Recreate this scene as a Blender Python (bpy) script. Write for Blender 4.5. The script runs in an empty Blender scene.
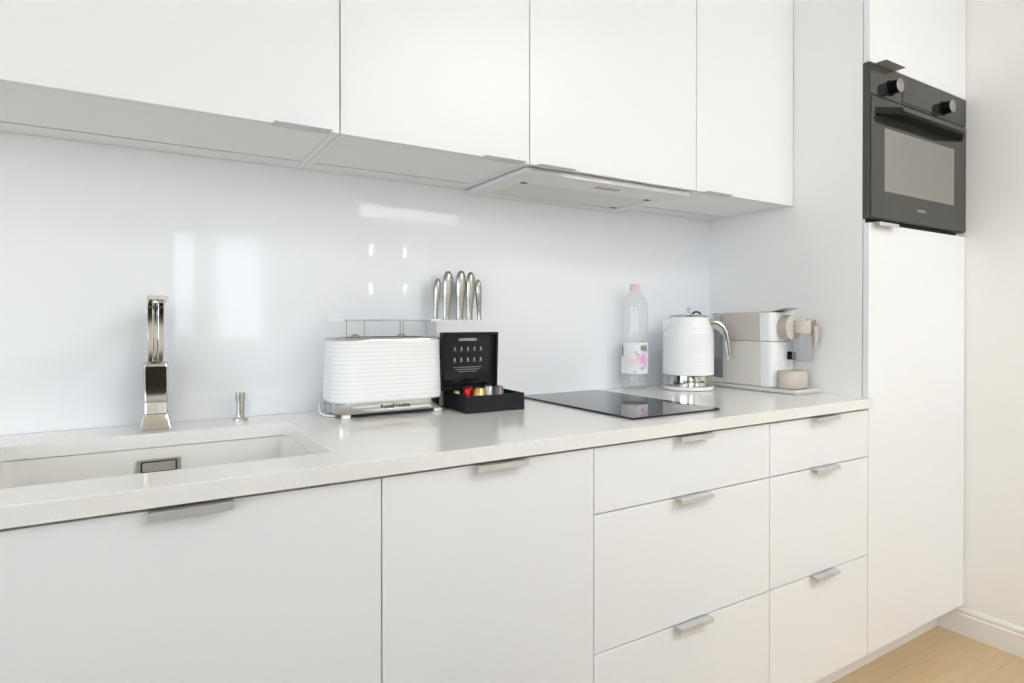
import bpy, bmesh, math, random
from mathutils import Vector, Matrix
random.seed(7)
PI = math.pi
SC = bpy.context.scene
COL = SC.collection
ORG = {}

# ------------------------------------------------------------------ measured places (metres)
S00 = -2.40
S1, S2, S3, S0, TR = -1.5507, -1.0779, -0.4789, -2.139, 0.638     # unit joints along the run, tall unit's right edge
ZT, ZB = 0.9002, 0.8710                                            # worktop top, underside
Z1, Z2, Z3 = 0.7203, 0.4174, 0.1091                                # drawer joints, bottom of the fronts
ZU = 1.5292                                                        # bottom of the wall cabinets
YW, YU, YP = 0.6108, 0.2523, 0.077                                 # splashback face, wall cabinet fronts, plinth face
CEIL = 2.75
XW = 0.6412                                                        # right wall
YF, XL = -5.5, -6.5                                                # far ends of the room

# ------------------------------------------------------------------ materials
def new_mat(name):
    m = bpy.data.materials.new(name); m.use_nodes = True
    return m, m.node_tree.nodes, m.node_tree.links
def pmat(name, col, rough=.5, metal=0., spec=.5, coat=0., coat_rough=.03, noise=None, bump=None, emit=None):
    m, n, l = new_mat(name)
    b = n['Principled BSDF']
    b.inputs['Base Color'].default_value = (*col, 1)
    b.inputs['Roughness'].default_value = rough
    b.inputs['Metallic'].default_value = metal
    b.inputs['Specular IOR Level'].default_value = spec
    b.inputs['Coat Weight'].default_value = coat
    b.inputs['Coat Roughness'].default_value = coat_rough
    tc = n.new('ShaderNodeTexCoord')
    if noise:
        scale, amt = noise
        t = n.new('ShaderNodeTexNoise'); t.inputs['Scale'].default_value = scale; t.inputs['Detail'].default_value = 4
        l.new(tc.outputs['Object'], t.inputs['Vector'])
        r = n.new('ShaderNodeValToRGB')
        r.color_ramp.elements[0].position = .3; r.color_ramp.elements[1].position = .7
        r.color_ramp.elements[0].color = (*[c*(1-amt) for c in col], 1)
        r.color_ramp.elements[1].color = (*[min(1, c*(1+amt)) for c in col], 1)
        l.new(t.outputs['Fac'], r.inputs['Fac']); l.new(r.outputs['Color'], b.inputs['Base Color'])
    if bump:
        scale, st = bump
        t = n.new('ShaderNodeTexNoise'); t.inputs['Scale'].default_value = scale
        l.new(tc.outputs['Object'], t.inputs['Vector'])
        bp = n.new('ShaderNodeBump'); bp.inputs['Strength'].default_value = st; bp.inputs['Distance'].default_value = .002
        l.new(t.outputs['Fac'], bp.inputs['Height']); l.new(bp.outputs['Normal'], b.inputs['Normal'])
    if emit:
        b.inputs['Emission Color'].default_value = (*emit[0], 1); b.inputs['Emission Strength'].default_value = emit[1]
    return m

M = {}
M['front'] = pmat('white_satin_front', (.84, .85, .87), .30, spec=.45, noise=(3, .004))
M['carcass'] = pmat('white_melamine', (.87, .86, .85), .40, spec=.4, noise=(4, .006))
M['under'] = pmat('grey_white_melamine', (.89, .90, .915), .42, spec=.4, noise=(4, .006))
M['wallp'] = pmat('wall_paint', (.87, .85, .82), .75, spec=.2, noise=(6, .01), bump=(240, .05))
M['ceil'] = pmat('ceiling_paint', (.88, .875, .86), .85, spec=.1, noise=(5, .005))
M['trim'] = pmat('trim_paint', (.82, .795, .77), .4, noise=(6, .005))
M['glass_w'] = pmat('white_back_painted_glass', (.855, .87, .91), .25, spec=.3, coat=1., coat_rough=.008, noise=(2, .004))
M['chrome'] = pmat('chrome', (.60, .59, .57), .07, metal=1., noise=(12, .02))
M['steel'] = pmat('brushed_steel', (.40, .385, .35), .22, metal=1., noise=(60, .05))
M['steel_l'] = pmat('light_steel', (.62, .60, .56), .24, metal=1., noise=(60, .04))
M['alu'] = pmat('satin_aluminium', (.64, .64, .64), .38, metal=.5, noise=(60, .02))
M['plastic_w'] = pmat('white_plastic', (.85, .85, .855), .25, spec=.5, noise=(8, .004))
M['plastic_g'] = pmat('grey_plastic', (.45, .45, .45), .4, noise=(8, .01))
M['black'] = pmat('black_plastic', (.007, .007, .008), .42, spec=.12, noise=(8, .05))
M['blackbox'] = pmat('black_lacquer_card', (.009, .010, .013), .40, spec=.28, noise=(8, .05))
M['blackgloss'] = pmat('black_gloss', (.008, .008, .009), .10, spec=.35, noise=(8, .05))
M['hob'] = pmat('black_ceramic_glass', (.012, .012, .013), .045, spec=.6, noise=(8, .05))
M['oven'] = pmat('dark_grey_oven_glass', (.036, .034, .029), .10, spec=.62, noise=(4, .03))
M['ovenside'] = pmat('dark_grey_enamel', (.05, .05, .048), .4, noise=(8, .03))
M['ovenwin'] = pmat('reflective_oven_window', (.20, .19, .17), .09, spec=1., coat=.6, coat_rough=.05, noise=(3, .03))
M['knobface'] = pmat('satin_metal_knob', (.36, .35, .33), .35, metal=.7, noise=(30, .02))
M['beige'] = pmat('warm_beige_plastic', (.565, .505, .455), .42, noise=(8, .008))
M['cream'] = pmat('cream_plastic', (.69, .655, .615), .42, noise=(8, .006))
M['dial'] = pmat('taupe_plastic', (.47, .42, .365), .45, noise=(8, .01))
M['dialf'] = pmat('pale_taupe_plastic', (.58, .535, .475), .5, noise=(8, .01))
M['sink'] = pmat('white_composite', (.80, .79, .765), .35, noise=(80, .012))
M['shadow'] = pmat('groove_shade', (.10, .10, .10), .8, noise=(8, .01))
M['rubber'] = pmat('black_rubber', (.02, .02, .02), .7, noise=(8, .02))
M['red'] = pmat('red_foil', (.55, .012, .01), .28, metal=.6, noise=(20, .05))
M['gold'] = pmat('gold_foil', (.78, .52, .20), .28, metal=.85, noise=(20, .05))
M['silver'] = pmat('silver_foil', (.55, .53, .50), .3, metal=.85, noise=(20, .05))
M['graph'] = pmat('graphite_foil', (.20, .175, .165), .3, metal=.8, noise=(20, .05))
M['green'] = pmat('olive_foil', (.34, .36, .20), .32, metal=.7, noise=(20, .05))
M['ink_w'] = pmat('white_print', (.80, .80, .80), .5, noise=(8, .01))
M['ink_g'] = pmat('grey_print', (.30, .30, .31), .5, noise=(8, .01))
M['ink_d'] = pmat('dark_print', (.05, .05, .05), .5, noise=(8, .01))
M['ink_o'] = pmat('pale_grey_print', (.42, .41, .39), .5, noise=(8, .01))
M['pink'] = pmat('pink_cap', (.76, .56, .62), .4, noise=(8, .01))
M['lampshade'] = pmat('lamp_diffuser', (.9, .9, .88), .4, noise=(8, .01), emit=((1, .98, .95), 3.6))
M['panel_lit'] = pmat('led_diffuser', (.9, .9, .88), .4, noise=(8, .01), emit=((.91, .955, 1.0), 16.5))

def mk_quartz():
    m, n, l = new_mat('speckled_quartz')
    b = n['Principled BSDF']; b.inputs['Roughness'].default_value = .13; b.inputs['Specular IOR Level'].default_value = .5
    tc = n.new('ShaderNodeTexCoord')
    v = n.new('ShaderNodeTexNoise'); v.inputs['Scale'].default_value = 620; v.inputs['Detail'].default_value = 3
    r = n.new('ShaderNodeValToRGB')
    e = r.color_ramp.elements
    e[0].position = .30; e[0].color = (.75, .735, .715, 1)
    e[1].position = .46; e[1].color = (.835, .825, .805, 1)
    x = e.new(.66); x.color = (.85, .84, .82, 1)
    y = e.new(.78); y.color = (.91, .90, .885, 1)
    l.new(tc.outputs['Object'], v.inputs['Vector']); l.new(v.outputs['Fac'], r.inputs['Fac']); l.new(r.outputs['Color'], b.inputs['Base Color'])
    return m
M['quartz'] = mk_quartz()

def mk_floor():
    m, n, l = new_mat('oak_plank_floor')
    b = n['Principled BSDF']; b.inputs['Roughness'].default_value = .45; b.inputs['Specular IOR Level'].default_value = .35
    tc = n.new('ShaderNodeTexCoord'); mp = n.new('ShaderNodeMapping')
    l.new(tc.outputs['Object'], mp.inputs['Vector'])
    br = n.new('ShaderNodeTexBrick')
    br.inputs['Scale'].default_value = 1; br.inputs['Brick Width'].default_value = 1.4; br.inputs['Row Height'].default_value = .16
    br.inputs['Mortar Size'].default_value = .0012
    br.inputs['Color1'].default_value = (.60, .45, .275, 1); br.inputs['Color2'].default_value = (.57, .425, .255, 1); br.inputs['Mortar'].default_value = (.52, .385, .23, 1)
    l.new(mp.outputs['Vector'], br.inputs['Vector'])
    mp2 = n.new('ShaderNodeMapping'); mp2.inputs['Scale'].default_value = (1.6, 22, 1)
    l.new(tc.outputs['Object'], mp2.inputs['Vector'])
    t = n.new('ShaderNodeTexNoise'); t.inputs['Scale'].default_value = 2.2; t.inputs['Detail'].default_value = 6; t.inputs['Distortion'].default_value = .6
    l.new(mp2.outputs['Vector'], t.inputs['Vector'])
    r = n.new('ShaderNodeValToRGB'); r.color_ramp.elements[0].color = (.82, .80, .77, 1); r.color_ramp.elements[1].color = (1.12, 1.12, 1.12, 1)
    l.new(t.outputs['Fac'], r.inputs['Fac'])
    mx = n.new('ShaderNodeMix'); mx.data_type = 'RGBA'; mx.blend_type = 'MULTIPLY'; mx.inputs['Factor'].default_value = 1
    l.new(br.outputs['Color'], mx.inputs[6]); l.new(r.outputs['Color'], mx.inputs[7]); l.new(mx.outputs[2], b.inputs['Base Color'])
    return m
M['floor'] = mk_floor()

def mk_thin(name, tint, gloss_ior=1.45, haze=0.0, hazecol=(.8, .8, .8)):
    """thin clear plastic or glass: clear straight through, Fresnel gloss on top, a little haze"""
    m, n, l = new_mat(name)
    out = n['Material Output']; n.remove(n['Principled BSDF'])
    tr = n.new('ShaderNodeBsdfTransparent'); tr.inputs['Color'].default_value = (*tint, 1)
    gl = n.new('ShaderNodeBsdfGlossy'); gl.inputs['Roughness'].default_value = .03
    df = n.new('ShaderNodeBsdfDiffuse'); df.inputs['Color'].default_value = (*hazecol, 1)
    fr = n.new('ShaderNodeFresnel'); ge = n.new('ShaderNodeNewGeometry'); mr = n.new('ShaderNodeMapRange')   # thin sheet: same gloss on both of its faces
    mr.inputs[3].default_value = gloss_ior; mr.inputs[4].default_value = 1/gloss_ior
    l.new(ge.outputs['Backfacing'], mr.inputs[0]); l.new(mr.outputs[0], fr.inputs['IOR'])
    m1 = n.new('ShaderNodeMixShader'); m1.inputs[0].default_value = haze
    l.new(tr.outputs[0], m1.inputs[1]); l.new(df.outputs[0], m1.inputs[2])
    m2 = n.new('ShaderNodeMixShader')
    l.new(fr.outputs[0], m2.inputs[0]); l.new(m1.outputs[0], m2.inputs[1]); l.new(gl.outputs[0], m2.inputs[2])
    l.new(m2.outputs[0], out.inputs['Surface'])
    return m
M['pet'] = mk_thin('clear_pet', (.955, .96, .96), 1.42, .03, (.85, .86, .86))
M['jug'] = mk_thin('smoky_clear_plastic', (.88, .88, .90), 1.4, .25, (.72, .72, .76))
M['tank'] = mk_thin('clear_grey_tank', (.82, .83, .84), 1.4, .30, (.66, .67, .69))
M['pane'] = mk_thin('window_glass', (.97, .98, .98), 1.2)
def mk_sheer():
    m, n, l = new_mat('sheer_curtain')
    out = n['Material Output']; n.remove(n['Principled BSDF'])
    tr = n.new('ShaderNodeBsdfTransparent')
    tl = n.new('ShaderNodeBsdfTranslucent'); tl.inputs['Color'].default_value = (.9, .9, .9, 1)
    df = n.new('ShaderNodeBsdfDiffuse'); df.inputs['Color'].default_value = (.88, .88, .87, 1)
    a = n.new('ShaderNodeMixShader'); a.inputs[0].default_value = .5
    l.new(tl.outputs[0], a.inputs[1]); l.new(df.outputs[0], a.inputs[2])
    b = n.new('ShaderNodeMixShader'); b.inputs[0].default_value = .42
    l.new(tr.outputs[0], b.inputs[1]); l.new(a.outputs[0], b.inputs[2]); l.new(b.outputs[0], out.inputs['Surface'])
    return m
M['sheer'] = mk_sheer()

def mk_label():
    """bottle label: white paper, a pink bloom and thin dark strokes"""
    m, n, l = new_mat('bottle_label')
    b = n['Principled BSDF']; b.inputs['Roughness'].default_value = .45
    tc = n.new('ShaderNodeTexCoord')
    def blob(c, r0, r1):
        d = n.new('ShaderNodeVectorMath'); d.operation = 'DISTANCE'; d.inputs[1].default_value = c
        wn = n.new('ShaderNodeTexNoise'); wn.inputs['Scale'].default_value = 60; l.new(tc.outputs['Object'], wn.inputs['Vector'])
        wa = n.new('ShaderNodeVectorMath'); wa.operation = 'MULTIPLY_ADD'; wa.inputs[1].default_value = (.05,)*3; wa.inputs[2].default_value = (-.025,)*3
        wb = n.new('ShaderNodeVectorMath'); wb.operation = 'ADD'
        l.new(wn.outputs['Color'], wa.inputs[0]); l.new(wa.outputs[0], wb.inputs[0]); l.new(tc.outputs['Object'], wb.inputs[1]); l.new(wb.outputs[0], d.inputs[0])
        mr = n.new('ShaderNodeMapRange'); mr.inputs[1].default_value = r0; mr.inputs[2].default_value = r1; mr.inputs[3].default_value = 1; mr.inputs[4].default_value = 0
        l.new(d.outputs['Value'], mr.inputs[0]); return mr
    def mix(fac, c0, c1):
        x = n.new('ShaderNodeMix'); x.data_type = 'RGBA'
        l.new(fac.outputs[0], x.inputs['Factor'])
        if isinstance(c0, tuple): x.inputs[6].default_value = (*c0, 1)
        else: l.new(c0.outputs[2], x.inputs[6])
        x.inputs[7].default_value = (*c1, 1); return x
    x = mix(blob((-.036, -.0275, .105), .008, .030), (.80, .79, .80), (.82, .66, .70))
    x = mix(blob((-.0024, -.0454, .105), .012, .030), x, (.76, .36, .64))
    w = n.new('ShaderNodeTexNoise'); w.inputs['Scale'].default_value = 55; w.inputs['Detail'].default_value = 2
    l.new(tc.outputs['Object'], w.inputs['Vector'])
    mr = n.new('ShaderNodeMapRange'); mr.inputs[1].default_value = .66; mr.inputs[2].default_value = .70
    l.new(w.outputs['Fac'], mr.inputs[0])
    x = mix(mr, x, (.46, .40, .46))
    l.new(x.outputs[2], b.inputs['Base Color'])
    return m
M['label'] = mk_label()

# ------------------------------------------------------------------ geometry helpers
class MB:
    def __init__(self): self.bm = bmesh.new()
    def quadgrid(self, rings, close_u=True, cap0=True, cap1=True):
        vs = [[self.bm.verts.new(p) for p in r] for r in rings]
        N = len(vs[0])
        for a, b in zip(vs, vs[1:]):
            for i in range(N if close_u else N-1):
                j = (i+1) % N
                self.bm.faces.new((a[i], a[j], b[j], b[i]))
        if cap0: self.bm.faces.new(list(reversed(vs[0])))
        if cap1: self.bm.faces.new(vs[-1])
        return self
    def box(self, x0, x1, y0, y1, z0, z1, mat=None):
        P = [(x0, y0), (x1, y0), (x1, y1), (x0, y1)]
        return self.quadgrid([[(x, y, z0) for x, y in P], [(x, y, z1) for x, y in P]])
    def prism(self, pts, axis, a, b):
        """2-D outline extruded along an axis: 'x' takes (y,z), 'y' takes (x,z), 'z' takes (x,y)"""
        f = {'x': lambda p, t: (t, p[0], p[1]), 'y': lambda p, t: (p[0], t, p[1]), 'z': lambda p, t: (p[0], p[1], t)}[axis]
        return self.quadgrid([[f(p, a) for p in pts], [f(p, b) for p in pts]])
    def lathe(self, prof, seg=48, c=(0, 0, 0), axis='z', cap0=True, cap1=True):
        rings = []
        for r, h in prof:
            ring = []
            for i in range(seg):
                a = 2*PI*i/seg; u, v = r*math.cos(a), r*math.sin(a)
                p = {'z': (u, v, h), 'y': (u, h, -v), 'x': (h, u, v)}[axis]
                ring.append((p[0]+c[0], p[1]+c[1], p[2]+c[2]))
            rings.append(ring)
        return self.quadgrid(rings, True, cap0, cap1)
    def tube(self, path, r, seg=10, flat=None, up=(0, 0, 1)):
        P = [Vector(p) for p in path]; rings = []
        for i, p in enumerate(P):
            t = (P[min(i+1, len(P)-1)] - P[max(i-1, 0)]).normalized()
            u = Vector(up)
            if abs(t.dot(u)) > .95: u = Vector((0, 1, 0)) if abs(t.y) < .9 else Vector((1, 0, 0))
            s = t.cross(u).normalized(); w = s.cross(t)
            rr = r[i] if isinstance(r, (list, tuple)) else r
            k = flat or 1
            rings.append([tuple(p + s*rr*math.cos(2*PI*j/seg) + w*rr*k*math.sin(2*PI*j/seg)) for j in range(seg)])
        return self.quadgrid(rings)
    def loft(self, sections, cap0=True, cap1=True):
        return self.quadgrid(sections, True, cap0, cap1)
    def build(self, name, mat, parent=None, bevel=0, seg=2, angle=35, smooth=True, solid=0):
        bmesh.ops.recalc_face_normals(self.bm, faces=self.bm.faces)
        o0 = ORG.get(parent, Vector((0, 0, 0))) if parent else Vector((0, 0, 0))
        if parent and o0.length: bmesh.ops.translate(self.bm, verts=self.bm.verts, vec=-o0)
        me = bpy.data.meshes.new(name); self.bm.to_mesh(me); self.bm.free()
        if smooth:
            me.polygons.foreach_set('use_smooth', [True]*len(me.polygons)); me.set_sharp_from_angle(angle=math.radians(angle))
        me.materials.append(mat)
        o = bpy.data.objects.new(name, me); COL.objects.link(o)
        if parent: o.parent = parent
        ORG[o] = o0
        if solid:
            s = o.modifiers.new('thickness', 'SOLIDIFY'); s.thickness = solid; s.offset = 1
        if bevel:
            b = o.modifiers.new('bevel', 'BEVEL'); b.width = bevel; b.segments = seg; b.limit_method = 'ANGLE'; b.angle_limit = math.radians(40)
            b.harden_normals = False
        return o
def rrect(x0, x1, y0, y1, r, n=6):
    pts = []
    for cx, cy, a0 in ((x1-r, y0+r, -PI/2), (x1-r, y1-r, 0), (x0+r, y1-r, PI/2), (x0+r, y0+r, PI)):
        for i in range(n+1):
            a = a0 + PI/2*i/n
            pts.append((cx+r*math.cos(a), cy+r*math.sin(a)))
    return pts
def thing(name, label, cat, loc=(0, 0, 0), rotz=0, group=None, local=False):
    o = bpy.data.objects.new(name, None); COL.objects.link(o)
    o.empty_display_size = .05
    o.location = loc; o.rotation_euler = (0, 0, rotz)
    ORG[o] = Vector((0, 0, 0)) if local else Vector(loc)
    o['label'] = label; o['category'] = cat
    if group: o['group'] = group
    return o
def tag(o, label, cat, group=None):
    o['label'] = label; o['category'] = cat
    if group: o['group'] = group
    return o
def struct(name, mb, mat, **k):
    o = mb.build(name, mat, **k); o['kind'] = 'structure'; return o
def text(name, s, size, mat, parent, loc, rot=(PI/2, 0, 0), depth=.0003, bold=0., align='CENTER', sx=1., bend=None):
    cu = bpy.data.curves.new(name, 'FONT'); cu.body = s; cu.size = size; cu.extrude = depth; cu.offset = bold
    cu.align_x = align; cu.align_y = 'CENTER'
    t = bpy.data.objects.new(name, cu); COL.objects.link(t)
    dg = bpy.context.evaluated_depsgraph_get(); dg.update()
    me = bpy.data.meshes.new_from_object(t.evaluated_get(dg))
    bpy.data.objects.remove(t); bpy.data.curves.remove(cu)
    for v in me.vertices: v.co.x *= sx
    if bend:   # wrap round a vertical cylinder of that radius
        for v in me.vertices:
            a = v.co.x/bend; rr = bend + v.co.z
            v.co = Vector((rr*math.sin(a), v.co.y, rr*math.cos(a)-bend))
    me.materials.clear(); me.materials.append(mat)
    o = bpy.data.objects.new(name, me); COL.objects.link(o)
    o.parent = parent; o.location = Vector(loc) - ORG.get(parent, Vector((0, 0, 0))); o.rotation_euler = rot
    ORG[o] = Vector((0, 0, 0))
    return o
def B(x0, x1, y0, y1, z0, z1): return MB().box(x0, x1, y0, y1, z0, z1)

# ------------------------------------------------------------------ room
struct('floor', B(XL, XW, YF, YW+.006, -.05, 0), M['floor'])
struct('ceiling', B(XL-.1, XW+.1, YF-.1, YW+.12, CEIL, CEIL+.1), M['ceil'])
struct('wall_back', B(XL-.1, XW+.1, YW+.0065, YW+.12, -.05, CEIL), M['wallp'])
struct('wall_right', B(XW, XW+.1, YF-.1, YW+.006, -.05, CEIL), M['wallp'])
def holed_wall(axis, a0, a1, t0, t1, holes):
    """wall along x (axis 'x') or y with rectangular openings (lo, hi, zlo, zhi), holes in order"""
    mb = MB()
    def bx(u0, u1, z0, z1):
        if axis == 'x': mb.box(u0, u1, t0, t1, z0, z1)
        else: mb.box(t0, t1, u0, u1, z0, z1)
    u = a0
    for lo, hi, z0, z1 in holes:
        bx(u, lo, -.05, CEIL); bx(lo, hi, -.05, z0); bx(lo, hi, z1, CEIL); u = hi
    bx(u, a1, -.05, CEIL)
    return mb
W_FRONT = [(-5.40, -3.40, .90, 2.50), (-1.60, -1.34, .92, 2.16), (-1.16, -.62, .92, 2.16)]  # first opening: unseen window added for light; narrow pair is reflected in the splashback
W_LEFT_ADDED = [(-4.2, -.60, .80, 2.50)]  # unseen window, added and widened to light the side panel and right wall
struct('wall_front', holed_wall('x', XL-.1, XW+.1, YF-.1, YF, W_FRONT), M['wallp'])
struct('wall_left', holed_wall('y', YF, YW+.006, XL-.1, XL, W_LEFT_ADDED), M['wallp'])
def window(i, axis, lo, hi, z0, z1):
    def bx(mb, u0, u1, d0, d1, a, b):
        if axis == 'x': mb.box(u0, u1, YF-.09+d0, YF-.09+d1, a, b)
        else: mb.box(XL-.09+d0, XL-.09+d1, u0, u1, a, b)
    f = MB(); w = .035; e = .001
    f_ = lambda *a: bx(f, *a)
    f_(lo+e, lo+w, 0, .05, z0+e, z1-e); f_(hi-w, hi-e, 0, .05, z0+e, z1-e); f_(lo+w, hi-w, 0, .05, z0+e, z0+w); f_(lo+w, hi-w, 0, .05, z1-w, z1-e)
    fr = f.build('window_%d' % i, M['trim']); fr['kind'] = 'structure'
    g = MB(); bx(g, lo+w, hi-w, .022, .026, z0+w, z1-w); g.build('window_pane', M['pane'], fr)
for i, (lo, hi, z0, z1) in enumerate(W_FRONT): window(i+1, 'x', lo, hi, z0, z1)
for i, (lo, hi, z0, z1) in enumerate(W_LEFT_ADDED): window(i+4, 'y', lo, hi, z0, z1)
bb = [(XW-.0005, .0), (XW-.0142, .0), (XW-.0142, .072), (XW-.0095, .075), (XW-.0095, .079), (XW-.0115, .083), (XW-.0105, .090), (XW-.005, .098), (XW-.0005, .098)]
struct('baseboard_right', MB().prism(bb, 'y', YF, YP-.002), M['trim'])

# ------------------------------------------------------------------ splashback
t = tag(B(S00, -.5184, YW, YW+.006, ZT+.0003, 2.0).build('glass_splashback', M['glass_w'], bevel=.0002),
        'wide white glass splashback panel behind the sink and toaster', 'splashback')
t = tag(B(-.5181, -.0003, YW, YW+.006, ZT+.0003, 2.0).build('glass_splashback', M['glass_w'], bevel=.0002),
        'narrow white glass splashback panel behind the plastic bottle and kettle', 'splashback')

# ------------------------------------------------------------------ worktop with sink cut-out
SX0, SX1, SY0, SY1 = -2.133, -1.613, .092, .468
def worktop():
    bm = bmesh.new()
    outer = [bm.verts.new((x, y, ZT)) for x, y in ((S00, -.0147), (-.0012+.003, -.0147), (-.0012+.003, -.003), (-.0012, -.003), (-.0012, YW-.0003), (S00, YW-.0003))]
    inner = [bm.verts.new((x, y, ZT)) for x, y in rrect(SX0, SX1, SY0, SY1, .016, 6)]
    ed = [bm.edges.new((L[i], L[(i+1) % len(L)])) for L in (outer, inner) for i in range(len(L))]
    r = bmesh.ops.triangle_fill(bm, use_beauty=True, use_dissolve=False, edges=ed)
    faces = [f for f in bm.faces]
    ex = bmesh.ops.extrude_face_region(bm, geom=faces)
    bmesh.ops.translate(bm, verts=[v for v in ex['geom'] if isinstance(v, bmesh.types.BMVert)], vec=(0, 0, ZB-ZT))
    mb = MB(); mb.bm.free(); mb.bm = bm
    return mb
tag(worktop().build('worktop', M['quartz'], bevel=.0012), 'long speckled off-white stone worktop with a sink cut-out', 'worktop')

# sink basin under the cut-out
t = thing('undermount_sink', 'white rectangular undermount sink set below the stone worktop', 'sink', (-1.873, .28, .70))
secs = []
for dz, g, r in ((-.0015, .020, .020), (-.0015, .004, .020), (-.010, .003, .022), (-.150, -.004, .026), (-.172, -.012, .035), (-.182, -.030, .05), (-.184, -.06, .06)):
    secs.append([(x, y, ZB+dz) for x, y in rrect(SX0-g, SX1+g, SY0-g, SY1+g, r, 8)])
MB().loft(secs, cap0=False).build('basin', M['sink'], t, solid=0)
ov = rrect(-1.9155, -1.834, .8155, .8465, .003, 3)
p = MB().prism(ov, 'y', SY1-.0035, SY1+.0005).build('overflow_plate', M['steel_l'], t, bevel=.0008)
p['label'] = 'rectangular steel overflow plate'
p2 = MB().prism(rrect(-1.9085, -1.841, .8195, .8430, .002, 3), 'y', SY1-.0040, SY1-.0030).build('overflow_slot', M['rubber'], p)
p3 = MB().prism(rrect(-1.9050, -1.8445, .8220, .8405, .002, 3), 'y', SY1-.0065, SY1-.0035).build('overflow_cover', M['steel_l'], p, bevel=.0006)
MB().lathe([(.045, ZB-.1838), (.045, ZB-.1815), (.040, ZB-.1805), (.030, ZB-.1820), (.004, ZB-.1815)], 32, (-1.873, .28, 0)).build('drain', M['steel'], t)

# ------------------------------------------------------------------ base units
def slab(x0, x1, z0, z1, y0=0., y1=.018): return B(x0+.0013, x1-.0013, y0, y1, z0, z1)
def edge_pull(parent, xc, ztop, w=.112, y0=0., flip=False, name='handle', out=.022):
    """thin folded metal pull on the edge of a front: a plate over the edge and a lip"""
    s = -1 if flip else 1
    pts = [(y0+.014, ztop+s*.0003), (y0-out, ztop+s*.0003), (y0-out, ztop-s*.0110), (y0-out+.0016, ztop-s*.0110), (y0-out+.0016, ztop-s*.0013+s*.003*0), (y0+.014, ztop-s*.0013+s*.0)]
    # the plate sits just outside the front's edge
    if flip: pts = [(y0+.014, ztop-.0020), (y0-out, ztop-.0020), (y0-out, ztop-.0004), (y0+.014, ztop-.0004)]
    else: pts = [(y, z+.0014) for y, z in pts]
    return MB().prism(pts, 'x', xc-w/2, xc+w/2).build(name, M['alu'], parent, bevel=.0004, seg=1)
def u_carcass(x0, x1, z0, z1, y0, y1, th=.017):
    pts = [(x0, z0), (x1, z0), (x1, z1), (x1-th, z1), (x1-th, z0+th), (x0+th, z0+th), (x0+th, z1), (x0, z1)]
    return MB().prism(pts, 'y', y0, y1)
DT = .8640     # top of the base fronts
def base_unit(name, label, x0, x1, joints, fname):
    t = thing(name, label, 'cabinet', ((x0+x1)/2, .3, Z3))
    xc = (max(x0, S0)+x1)/2
    u_carcass(x0+.0006, x1-.0006, Z3+.001, ZB-.003, .0205, .588).build('carcass', M['carcass'], t, bevel=.0004, seg=1)
    zs = [DT] + list(joints) + [Z3]
    for i in range(len(zs)-1):
        top = zs[i]-(.0016 if i else 0); bot = zs[i+1]+(.0016 if i+1 < len(zs)-1 else 0)
        d = slab(x0, x1, bot, top).build(fname, M['front'], t, bevel=.0009)
        h = edge_pull(d, xc, top); h['label'] = 'satin metal edge pull'
    return t
base_unit('sink_cabinet', 'white base cabinet under the sink, one tall plain door', S00, S1, [], 'door')
base_unit('base_cabinet', 'white base cabinet below the toaster, one tall door between sink cabinet and drawers', S1, S2, [], 'door')
base_unit('drawer_cabinet', 'wide white drawer cabinet under the black hob', S2, S3, [Z1, Z2], 'drawer')
base_unit('drawer_cabinet', 'narrow white drawer cabinet below the coffee machine, next to the tall unit', S3, 0, [Z1, Z2], 'drawer')
tag(B(S00, TR-.002, YP, YP+.016, 0.0008, Z3-.0012).build('plinth_board', M['front'], bevel=.0006), 'white recessed plinth board running along the floor under the cabinets', 'plinth')

# ------------------------------------------------------------------ tall unit and oven
OZ0, OZ1 = 1.4500, 1.9315
t = thing('tall_cabinet', 'tall white oven housing cabinet against the right wall', 'cabinet', (.32, .3, Z3))
B(0, .018, .0205, .6165, Z3, 2.45).build('side_panel', M['carcass'], t, bevel=.0004, seg=1)
B(TR-.018, TR, .0205, .609, Z3, 2.45).build('side_panel', M['carcass'], t, bevel=.0004, seg=1)
B(.0185, TR-.0185, .592, .608, Z3, 2.45).build('back_panel', M['carcass'], t)
for z in (Z3, OZ0-.030, OZ1+.014, 2.43): B(.0185, TR-.0185, .0255, .591, z, z+.018).build('shelf', M['carcass'], t)
d = slab(.0006, TR+.0010, Z3, 1.4400).build('door', M['front'], t, bevel=.0009)
h = edge_pull(d, .078, 1.4400, .115); h['label'] = 'satin metal edge pull'
d = slab(.0006, TR+.0010, 1.9350, 2.45).build('door', M['front'], t, bevel=.0009)
h = edge_pull(d, .090, 1.9350, .115, flip=True, out=.034); h['label'] = 'satin metal edge pull'

t = thing('built_in_oven', 'dark grey built-in oven high in the tall white cabinet', 'oven', (.32, .3, OZ0))
OX0, OX1 = .0055, .6365
B(.020, TR-.020, .0225, .56, OZ0-.010, OZ1+.008).build('oven_body', M['ovenside'], t)
B(.0012, OX1, .0010, .0215, OZ0+.004, OZ1+.002).build('frame', M['ovenside'], t, bevel=.0015)
B(.0030, OX1, -.0022, .0005, 1.8360, OZ1).build('control_panel', M['oven'], t, bevel=.0010)
cp = [o for o in t.children if o.name.startswith('control_panel')][0]
for xx, zz in ((.118, 1.8730), (.463, 1.8715)):
    k = MB().lathe([(.0245, -.0024), (.0245, -.0052), (.0205, -.0056), (.0205, -.030), (.0215, -.031)], 40, (xx, 0, zz), 'y').build('knob', M['black'], cp, angle=30)
    MB().lathe([(.0213, -.0311), (.0213, -.0325), (.0200, -.0335), (.0002, -.0337)], 40, (xx, 0, zz), 'y').build('knob_face', M['knobface'], k, angle=30)
B(.190, .4205, -.0042, -.0023, 1.8420, 1.9080).build('display', M['oven'], cp, bevel=.0008)
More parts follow.
